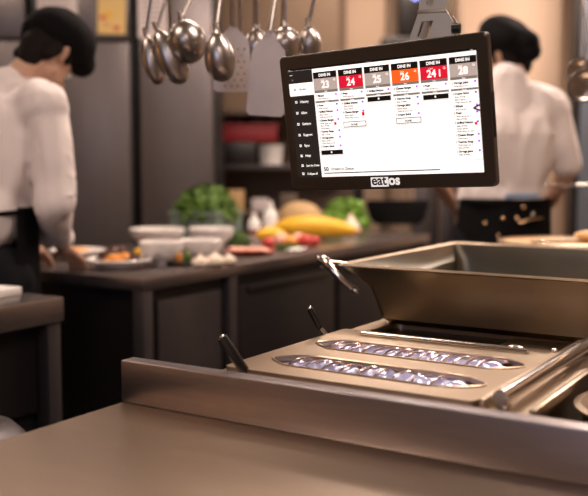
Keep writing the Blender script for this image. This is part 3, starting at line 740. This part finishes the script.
lump('cucumber_piece', 'green cucumber piece on the little black tray', 'cucumber', 'leaf', (-.365, 3.165), (.012, .012, .018), CZ + .0125)
GG = 'garlic bulbs in front of the round bowl'
for x, y, r, lb in [(-.315, 3.11, .030, 'leftmost of the cream garlic bulbs at the front counter edge'), (-.268, 3.13, .034, 'middle and largest cream garlic bulb at the front counter edge'), (-.225, 3.20, .026, 'rightmost of the cream garlic bulbs at the front counter edge')]:
    t = thing('garlic_bulb', lb, 'garlic', (x, y, CZ), 0, GG)
    B().m('garlic').lathe([(0, 0), (r * .5, .001), (r * .95, r * .3), (r, r * .55), (r * .8, r * .95), (r * .35, r * 1.2), (r * .2, r * 1.35)], seg=16).obj('bulb', t)
    B().m('garlic').tube([(0, 0, r * 1.3), (.003, 0, r * 1.7)], [r * .2, r * .12], 8).obj('stem', t)
# crate of leaves
cr = thing('plastic_crate', 'grey-green plastic crate full of leafy greens against the fridge', 'crate', (-.40, 4.22, CZ), TH)
b = B().m('crate')
for x0, x1, y0, y1 in ((-.13, .13, -.10, -.09), (-.13, .13, .09, .10), (-.13, -.12, -.09, .09), (.12, .13, -.09, .09)):
    b.box(x0, x1, y0, y1, 0, .135)
b.box(-.12, .12, -.09, .09, 0, .008); b.box(-.136, .136, -.106, -.10, .12, .135).box(.13, .136, -.1, .1, .12, .135)
for k in range(9): b.box(-.118 + k * .028, -.112 + k * .028, -.104, -.10, .01, .12)
for k in range(7): b.box(.13, .134, -.088 + k * .028, -.082 + k * .028, .01, .12)
b.obj('crate_body', cr, False)
b = B(); foliage(b, (0, 0, .12), (.155, .12, .135), 520, .026, 'leaf', 5)
o = b.obj('leafy_greens', smooth=False, loc=(-.40, 4.22, CZ), rz=TH); tag(o, 'heap of dark green leaves overflowing the plastic crate', 'greens')
b = B(); foliage(b, (0, 0, .01), (.05, .04, .05), 90, .016, 'leaf', 8)
o = b.obj('herb_bunch', smooth=False, loc=(-.235, 3.95, CZ)); tag(o, 'green herbs lying in front of the leaf crate\'s right end', 'herbs')
# plate with red slices
P3 = (-.17, 3.56)
o = B().m('red').lathe([(0, 0), (.05, 0), (.09, .012), (.095, .016), (.085, .014), (0, .006)]).obj('red_plate', loc=(P3[0], P3[1], CZ)); tag(o, 'red plate with pale pink slices at the counter edge', 'plate')
b = B().m('pink')
for i in range(5): b.ell((-.055 + i * .027, 0, .012), (.026, .045, .007), Matrix.Rotation(.25, 4, 'Y'), 18, .1, 5, i)
o = b.obj('pink_slices', loc=(P3[0], P3[1], CZ + .007)); tag(o, 'pale pink slices fanned over the red plate', 'food')
# produce
def squash(name, label, p, L, r, rot, bend, mt='yellow'):
    t = thing(name, label, 'squash', (p[0], p[1], CZ), rot)
    pts = []; rs = []
    for k in range(25):
        s = k / 24; x = -L / 2 + L * s; rr = r * (math.sin(PI * min(1, max(.02, s))) ** .45) * (1 - .25 * s)
        pts.append((x, bend * (s - .5) ** 2 * 4, r + .012 * math.sin(PI * s) - r * .25 * s)); rs.append(rr)
    B().m(mt).tube(pts, rs, 20).obj('squash_body', t)
    B().m('tan').tube([(L / 2 - .008, bend, r * .76), (L / 2 + .018, bend, r * .8)], [.011, .008], 10).obj('stem', t)
squash('yellow_squash', 'large long yellow squash lying across the prep counter', (.10, 4.22), .385, .056, -.12, .0)
squash('yellow_squash', 'short yellow squash at the left end of the large one', (-.095, 4.02), .14, .036, .3, .0)
lump('brown_melon', 'brown netted melon behind the large yellow squash', 'melon', 'melon', (.03, 4.62), (.115, .10, .082), amp=.04)
for i, (x, y, r, m, nm, lb) in enumerate([(-.105, 3.80, .026, 'red', 'radish', 'small red radish left of the peaches'), (-.055, 3.86, .033, 'pink', 'peach', 'pale pink peach nearest the short squash'), (-.015, 3.84, .028, 'orange', 'apricot', 'orange apricot touching the pink peach'), (.02, 3.95, .03, 'pink', 'peach', 'pink peach beside the large squash'), (.045, 3.86, .030, 'red', 'tomato', 'red tomato at the counter edge below the large squash'), (.085, 3.92, .024, 'red', 'tomato', 'smaller red tomato under the middle of the large squash')]):
    t = thing(nm, lb, nm, (x, y, CZ)); B().m(m).ell((0, 0, r * .9), (r, r, r * .92), None, 20, .06, 5, i).obj('fruit', t); B().m('leaf').tube([(0, 0, r * 1.75), (.002, 0, r * 2.0)], .003, 8).obj('stem', t)
b = B(); foliage(b, (0, 0, 0), (.06, .03, .025), 70, .014, 'leaf', 11)
o = b.obj('herb_bunch', smooth=False, loc=(-.02, 3.74, CZ)); tag(o, 'flat green sprigs in front of the peaches', 'herbs')
sp = thing('teaspoon', 'small steel teaspoon lying at the counter edge before the tomatoes', 'spoon', (.0, 3.68, CZ + .004), .6)
B().m('chrome').ell((-.03, 0, .004), (.018, .012, .004)).obj('bowl', sp); B().m('chrome').tube([(-.015, 0, .003), (.06, 0, .006)], .0025, 8).obj('handle', sp)
# bottles
for x, y, r, h, lb, cap in [(-.19, 4.42, .030, .115, 'short white bottle with red label right of the leaf crate', 'redplastic'), (-.115, 4.50, .036, .165, 'tall white bottle between the short bottle and the melon', 'porc')]:
    t = thing('sauce_bottle', lb, 'bottle', (x, y, CZ))
    B().m('porc').lathe([(0, 0), (r, 0), (r, h * .58), (r * .8, h * .7), (r * .4, h * .78), (r * .4, h * .84), (0, h * .84)]).obj('bottle_body', t)
    B().m('porc').lathe([(0, h * .84), (r * .45, h * .84), (r * .3, h), (0, h)]).obj('cap', t)
    B().m('redplastic' if cap == 'redplastic' else 'paper').lathe([(r * 1.015, h * .06), (r * 1.02, h * .08), (r * 1.02, h * .28), (r * 1.015, h * .3)]).obj('label_band', t)
# lettuce and garlic at the far end
b = B(); foliage(b, (0, 0, .04), (.12, .09, .13), 260, .034, 'leaf2', 21)
o = b.obj('lettuce_head', smooth=False, loc=(.26, 4.72, CZ)); tag(o, 'bright green lettuce at the far end of the prep counter', 'lettuce')
t = thing('onion', 'pale onion right of the large squash, under the lettuce', 'onion', (.275, 4.50, CZ))
B().m('garlic').lathe([(0, 0), (.03, .003), (.045, .03), (.04, .055), (.018, .078), (.008, .1)], seg=20).obj('bulb', t); B().m('tan').tube([(0, 0, .098), (.004, 0, .112)], [.007, .003], 8).obj('stem', t)

# ------------------------------------------------------------------ tray beyond the pan
hb = thing('black_griddle', 'low black griddle plate on the range behind the big pan', 'griddle', (.80, 2.78, Z), 0)
B().m('black').lathe([(0, 0), (.16, 0), (.165, .01), (.165, .085), (.15, .09), (0, .09)]).obj('griddle_body', hb)
B().m('chrome').tube([(-.165, -.03, .05), (-.195, -.03, .05), (-.20, .0, .05), (-.195, .03, .05), (-.165, .03, .05)], .007).obj('handle', hb)
tp = thing('serving_board', 'round golden serving board with steel rim resting on the black griddle', 'board', (.80, 2.78, Z + .0905))
B().m('tan').lathe([(0, 0), (.17, 0), (.18, .006), (.18, .012), (0, .014)]).obj('board_body', tp)
B().m('lid').lathe([(.18, .004), (.186, .006), (.186, .016), (.178, .018), (.176, .012)]).obj('rim', tp)
t = thing('flat_server', 'steel flat server lying on the golden board', 'server', (.74, 2.74, Z + .106), .1)
B().m('chrome').box(-.04, .05, -.018, .018, 0, .003, .001).obj('blade', t); B().m('garlic').tube([(.05, 0, .003), (.16, .0, .012)], [.005, .008], 10).obj('handle', t)
lump('bread_roll', 'golden bread roll at the right of the serving board', 'bread', 'tan', (.885, 2.76), (.05, .04, .018), Z + .1045, .1)

# ladles hanging at right
rr2 = thing('utensil_rail', 'short steel rail fixed near the dark column, carrying two round ladles', 'rail', (.76, 2.7, 1.80))
B().m('chrome').tube([(-.02, 0, 0), (.16, 0, 0)], .006).obj('bar', rr2)
for x in (-.01, .15): B().m('grey_steel').tube([(x, 0, 0), (x, 0, 2.7 - 1.80)], .005).obj('rod', rr2)
def ladle2(label, x, z, r, dy, shift):
    t = thing('soup_ladle', label, 'ladle', (x, 2.7, 1.805), 0, 'ladles at the right edge')
    zz = z - 1.805
    B().m('utensil').tube([(shift, dy, zz + r * .8), (shift * .6, dy, zz * .5), (0, -.012, -.01), (0, -.01, .008), (0, .004, .008), (0, .008, -.008)], .0035, 10).obj('handle', t)
    prof = []
    for k in range(9): a = k / 8 * PI / 2; prof.append((r * math.sin(a), -r * .55 * math.cos(a)))
    for k in range(8, -1, -1): a = k / 8 * PI / 2; prof.append((r * .94 * math.sin(a), -r * .50 * math.cos(a)))
    B().m('utensil').lathe(prof, (0, 0, 0), mx=Matrix.Translation((shift, dy, zz)) @ Matrix.Rotation(-1.25, 4, 'X')  @ Matrix.Rotation(PI, 4, 'X')).obj('bowl', t)
ladle2('upper of the two round ladles at the right edge of the view', .812, 1.512, .036, -.02, 0)
ladle2('lower of the two round ladles at the right edge of the view', .806, 1.463, .048, -.09, 0)

# ------------------------------------------------------------------ people
def hand(palm, dirv, side, back, s=1.0, curl=.5, thumb_side=1):
    """palm + four unequal bent fingers + thumb; dirv = finger direction, side = across palm, back = towards back of hand"""
    P = []; d = dirv.normalized(); sd = side.normalized(); bk = back.normalized(); L = .085 * s
    w0 = palm
    for k in (-1.5, -.5, .5, 1.5): P.append(('c', w0 + sd * k * .014 * s, .014 * s, w0 + d * L + sd * k * .020 * s, .012 * s))
    for k, ln in ((-1.5, .058), (-.5, .073), (.5, .078), (1.5, .070)):
        b0 = w0 + d * L + sd * k * .021 * s; c = curl; dd = d.copy(); segs = [ln * .45, ln * .32, ln * .26]; r = .0088 * s
        for sg in segs:
            dd = (dd * math.cos(c) - bk * math.sin(c)).normalized() if sg else dd
            b1 = b0 + dd * sg * s; P.append(('c', b0, r, b1, r * .9)); b0 = b1; r *= .9
    tb0 = w0 + d * .02 * s + sd * 1.5 * .016 * s * thumb_side
    t1 = tb0 + (d * .6 + sd * thumb_side * .75 - bk * .25).normalized() * .038 * s
    t2 = t1 + (d * .85 + sd * thumb_side * .3 - bk * .4).normalized() * .032 * s
    P += [('c', tb0, .013 * s, t1, .0105 * s), ('c', t1, .0105 * s, t2, .009 * s)]
    return P

def head_prims(c, R):
    """R maps head space (x right, y face, z up) to body space"""
    def g(x, y, z): return c + R @ Vector((x, y, z))
    P = [('c', g(0, -.012, .025), .078, g(0, .02, .03), .072), ('c', g(0, .03, -.04), .052, g(0, .055, -.075), .030), ('c', g(0, .02, .0), .066, g(0, .035, -.035), .058),
         ('c', g(0, .085, .005), .010, g(0, .112, -.022), .014), ('c', g(-.05, .005, -.05), .02, g(0, .06, -.085), .02), ('c', g(.05, .005, -.05), .02, g(0, .06, -.085), .02),
         ('c', g(-.03, .082, .022), .012, g(.03, .082, .022), .012), ('c', g(-.012, .086, -.055), .009, g(.012, .086, -.055), .009)]
    for s in (-1, 1): P += [('c', g(s * .078, -.005, .005), .010, g(s * .083, -.015, .018), .012), ('c', g(s * .083, -.015, .018), .012, g(s * .076, -.002, -.02), .008)]
    return P, g

def person(label, loc, rz, cfg):
    t = thing('person', label, 'person', loc, rz)
    J = {k: Vector(v) for k, v in cfg['J'].items()}
    hc = J['head']; R = cfg['headR']
    HP, g = head_prims(hc, R)
    body = list(HP)
    body += [('c', J['neck'], .058, g(0, -.02, -.04), .052), ('c', J['neck'], .06, J['chest'], .11), ('c', J['chest'], .125, J['waist'], .115), ('c', J['waist'], .112, J['pelvis'], .098)]
    for s in ('L', 'R'):
        body += [('c', J['neck'] - Vector((0, 0, .02)), .05, J['sh' + s], .055), ('c', J['sh' + s], .05, J['el' + s], .038), ('c', J['el' + s], .038, J['wr' + s], .026)]
        body += [('c', J['pelvis'] + (J['hip' + s] - J['pelvis']) * .8, .085, J['hip' + s], .086), ('c', J['hip' + s], .088, J['kn' + s], .058), ('c', J['kn' + s], .055, J['an' + s], .038),
                 ('c', J['an' + s] , .038, J['an' + s] + Vector((0, .13, -.05)), .03)]
        h = cfg['hand' + s]; body += [('c', J['wr' + s], .025, J['wr' + s] + Vector(h[0]).normalized() * .02, .024)]
        body += hand(J['wr' + s] + Vector(h[0]).normalized() * .015, Vector(h[0]), Vector(h[1]), Vector(h[2]), .95, h[3], h[4])
    body_mesh('body', body, 'skin', t, .0062, 3)
    # eyes, lips
    for s in (-1, 1):
        eye = B().m('eye').ell(g(s * .031, .083, .004), (.012, .012, .010), None, 12).obj('eye', t)
        B().m('iris').ell(g(s * .031, .0915, .003), (.005, .005, .005), None, 10).obj('iris', eye)
    B().m('lip').tube([g(-.022, .086, -.052), g(-.008, .0955, -.0505), g(.008, .0955, -.0505), g(.022, .086, -.052)], [.003, .0055, .0055, .003], 8).obj('lips', t)
    # hair
    hp = [('c', g(0, -.022, .035), .083, g(0, .005, .045), .082), ('c', g(0, -.045, -.005), .058, g(0, -.038, -.05), .045)]
    for s in (-1, 1): hp += [('c', g(s * .066, -.035, .0), .022, g(s * .055, -.045, -.035), .022), ('c', g(s * .072, .012, .02), .014, g(s * .074, .022, -.008), .008)]
    body_mesh('hair', hp, 'hair', t, .006, 2)
    body_mesh('hat', [('e', g(*q[0]), q[1], cfg['hatrot']) if len(q) == 2 else ('c', g(*q[0]), q[1], g(*q[2]), q[3]) for q in cfg['hat']], 'cloth_black', t, .007, 4, .004)
    # shirt
    shp = [('c', J['neck'] - Vector((0, .018, .002)), .082, J['chest'], .14), ('c', J['chest'] + Vector((-.05, 0, 0)), .145, J['waist'] + Vector((-.03, 0, 0)), .125), ('c', J['chest'] + Vector((.05, 0, 0)), .145, J['waist'] + Vector((.03, 0, 0)), .125),
           ('c', J['waist'], .13, J['pelvis'] + Vector((0, 0, cfg['hem'])), .138), ('c', J['waist'] - Vector((.04, 0, 0)), .125, J['pelvis'] + Vector((-.04, 0, cfg['hem'])), .132), ('c', J['waist'] + Vector((.04, 0, 0)), .125, J['pelvis'] + Vector((.04, 0, cfg['hem'])), .132)]
    for s in ('L', 'R'):
        k = cfg['sleeve']; e = J['el' + s]; wv = J['wr' + s]
        shp += [('c', J['neck'] - Vector((0, 0, .035)), .085, J['sh' + s], .074), ('c', J['sh' + s], .076, J['chest'], .125)]
        if k < 1: shp += [('c', J['sh' + s], .068, J['sh' + s].lerp(e, k), .060)]
        else: shp += [('c', J['sh' + s], .066, e, .058), ('c', e, .058, e.lerp(wv, k - 1), .044)]
    body_mesh('shirt', shp, 'shirt', t, .009, 3, .018)
    B().m('shirt').lathe([(.056, 0), (.062, .0), (.060, .032), (.054, .034)], mx=Matrix.Translation(J['neck'] + (hc - J['neck']).normalized() * .028) @ (hc - J['neck']).to_track_quat('Z', 'Y').to_matrix().to_4x4()).obj('collar', t)
    # trousers and shoes
    tr = []
    for s in ('L', 'R'): tr += [('c', J['pelvis'] + (J['hip' + s] - J['pelvis']) * .7 + Vector((0, 0, cfg.get('tw', .02))), .116, J['hip' + s], .118), ('c', J['hip' + s], .112, J['kn' + s], .078), ('c', J['kn' + s], .078, J['an' + s] + Vector((0, 0, .02)), .062)]
    body_mesh('trousers', tr, 'trouser', t, .010, 4, .005)
    for s in ('L', 'R'):
        a = J['an' + s]; body_mesh('shoe', [('c', Vector((a.x, a.y - .02, .045)), .043, Vector((a.x, a.y + .15, .036)), .036), ('c', Vector((a.x, a.y - .01, .05)), .045, Vector((a.x, a.y, .09)), .045)], 'shoe', t, .008, 3)
    return t, J, g
def Rm(x, y, z): return Matrix.Rotation(z, 3, 'Z') @ Matrix.Rotation(x, 3, 'X') @ Matrix.Rotation(y, 3, 'Y')

# left cook: bowed over the prep counter, seen from behind
headR = Rm(-.75, .05, .12)
c1 = dict(J=dict(head=(.075, .195, 1.582), neck=(.03, .10, 1.475), chest=(.0, .045, 1.33), waist=(0, -.005, 1.10), pelvis=(0, -.03, .95),
                 shL=(-.18, .07, 1.44), shR=(.195, .07, 1.42), elL=(-.27, .12, 1.13), elR=(.245, .05, 1.13), wrL=(-.13, .22, 1.0), wrR=(.125, .20, .985),
                 hipL=(-.09, -.03, .90), hipR=(.09, -.03, .90), knL=(-.11, 0, .50), knR=(.11, 0, .50), anL=(-.12, -.05, .085), anR=(.12, -.05, .085)),
          headR=headR, hat=[((0.01, -.0, .080), (.112, .124, .090)), ((0.02, .03, .115), .07, (.03, .055, .120), .06), ((0.02, .05, .085), .065, (.05, .085, .065), .05), ((-.03, -.03, .05), .065, (-.02, -.075, .045), .045)], hatrot=(-.55, 0, 0), hem=.15, tw=-.05, sleeve=1.72,
          handR=((-.25, .75, -.45), (-.9, -.25, .1), (.1, .4, .9), .35, 1), handL=((.25, .75, -.4), (.9, -.2, .1), (-.1, .4, .9), .35, 1))
t1, J1, g1 = person('person in white jacket and black hat bowed over the prep counter at left', K(-2.31, 1.90), TH, c1)
# apron: a sheet wrapping front and sides, with ties at the back
def apron(t, J, zt, zb, a0, a1, name='apron'):
    b = B().m('cloth_black'); rows = []
    n = 24
    for j in range(13):
        s = j / 12; z = zt + (zb - zt) * s; w_ = .178 + .03 * s; d_ = .150 + .05 * s; cy = J['waist'].y * (1 - min(1, s * 2)) + J['pelvis'].y * min(1, s * 2)
        cut = .0
        r_ = []
        for k in range(n + 1):
            a = math.radians(a0 + cut * 57 + (a1 - a0 - 2 * cut * 57) * k / n)
            r_.append(Vector((w_ * math.cos(a), cy + d_ * math.sin(a), z + .0)) + Vector((math.cos(a), math.sin(a), 0)) * .006 * math.sin(k * 1.7 + j * .2))
        rows.append(r_)
    inner = [[p * 1 - Vector((p.x, p.y - rows[i][0].y * 0, 0)).normalized() * .003 for p in r_] for i, r_ in enumerate(rows)]
    b.loft([ [*r_, *reversed(i_)] for r_, i_ in zip(rows, inner)], cap0=True, cap1=True)
    b.obj(name, t)
    tp = []
    for k in range(37): a = 2 * PI * k / 36; tp.append((.182 * math.cos(a), J['waist'].y + .152 * math.sin(a), zt - .012 + .012 * math.sin(a)))
    b = B().m('cloth_black').tube(tp, [(.010, .004)] * 37, 8, cap=False)
    b.tube([(.01, J['waist'].y - .155, zt - .015), (.03, J['waist'].y - .16, zt - .1), (.035, J['waist'].y - .158, zt - .2)], [(.009, .003)] * 3, 6)
    b.obj('apron_tie', t)
apron(t1, J1, 1.12, .50, -8, 188)

# right cook: back to the camera, looking down to the left
headR2 = Rm(-.25, -.22, .75)
c2 = dict(J=dict(head=(.02, .06, 1.665), neck=(.0, .0, 1.55), chest=(.01, .0, 1.36), waist=(0, 0, 1.14), pelvis=(-.02, 0, .99),
                 shL=(-.175, .0, 1.455), shR=(.172, .0, 1.455), elL=(-.26, .06, 1.20), elR=(.245, .0, 1.225), wrL=(-.17, .26, 1.08), wrR=(.20, .10, 1.09),
                 hipL=(-.10, 0, .93), hipR=(.08, 0, .93), knL=(-.11, .02, .52), knR=(.09, .02, .52), anL=(-.12, -.04, .085), anR=(.10, -.04, .085)),
          headR=headR2, hat=[((0, -.01, .075), (.100, .120, .080)), ((.0, -.05, .06), .06, (-.01, -.10, .02), .05), ((.0, -.05, .03), .07, (-.01, -.10, -.015), .045)], hatrot=(.45, 0, .6), hem=.13, sleeve=.92,
          handR=((-.55, .6, -.35), (.3, .1, -.9), (.8, .5, 0), .7, -1), handL=((.4, .8, -.2), (.9, -.3, .1), (-.1, .3, .9), .5, 1))
t2, J2, g2 = person('person in white shirt and black beret standing with back turned at right', (.815, 3.62, 0), -.05, c2)
apron(t2, J2, 1.115, .60, -100, 280, 'apron')
b = B().m('denim').box(-.02, .10, -.155, -.150, 1.118, 1.136, .002); b.obj('cloth_strip', t2)
for i, (x, z) in enumerate([(-.145, 1.06), (-.09, 1.025), (-.03, 1.045), (.02, 1.045), (-.045, .98), (.045, 1.085), (.085, 1.06)]):
    yy = -.16 + .10 * (x / .18) ** 2 * 1.4
    B().m('glint_bead' if i != 6 else 'chrome').ell((x, yy - .014, z), (.0075, .006, .0075), None, 12).obj('glint_bead', t2)  # beads put on the apron for out-of-focus highlights of small shiny things
B().m('glint_bead').tube([(.03, -.168, 1.03), (.07, -.165, 1.04), (.12, -.14, 1.045)], .005, 8).obj('chain', t2)
# utensil held in the right hand
hl = thing('metal_skewer', 'thin steel rod held out to the right by the far cook', 'rod', (1.03, 3.60, 1.165))
B().m('chrome').tube([(-.08, 0, .0), (.24, -.02, -.002)], .0055, 10).obj('rod', hl)
B().m('chrome').tube([(.13, -.012, -.001), (.15, -.014, .012), (.17, -.014, 0)], .005, 8).obj('hook', hl)
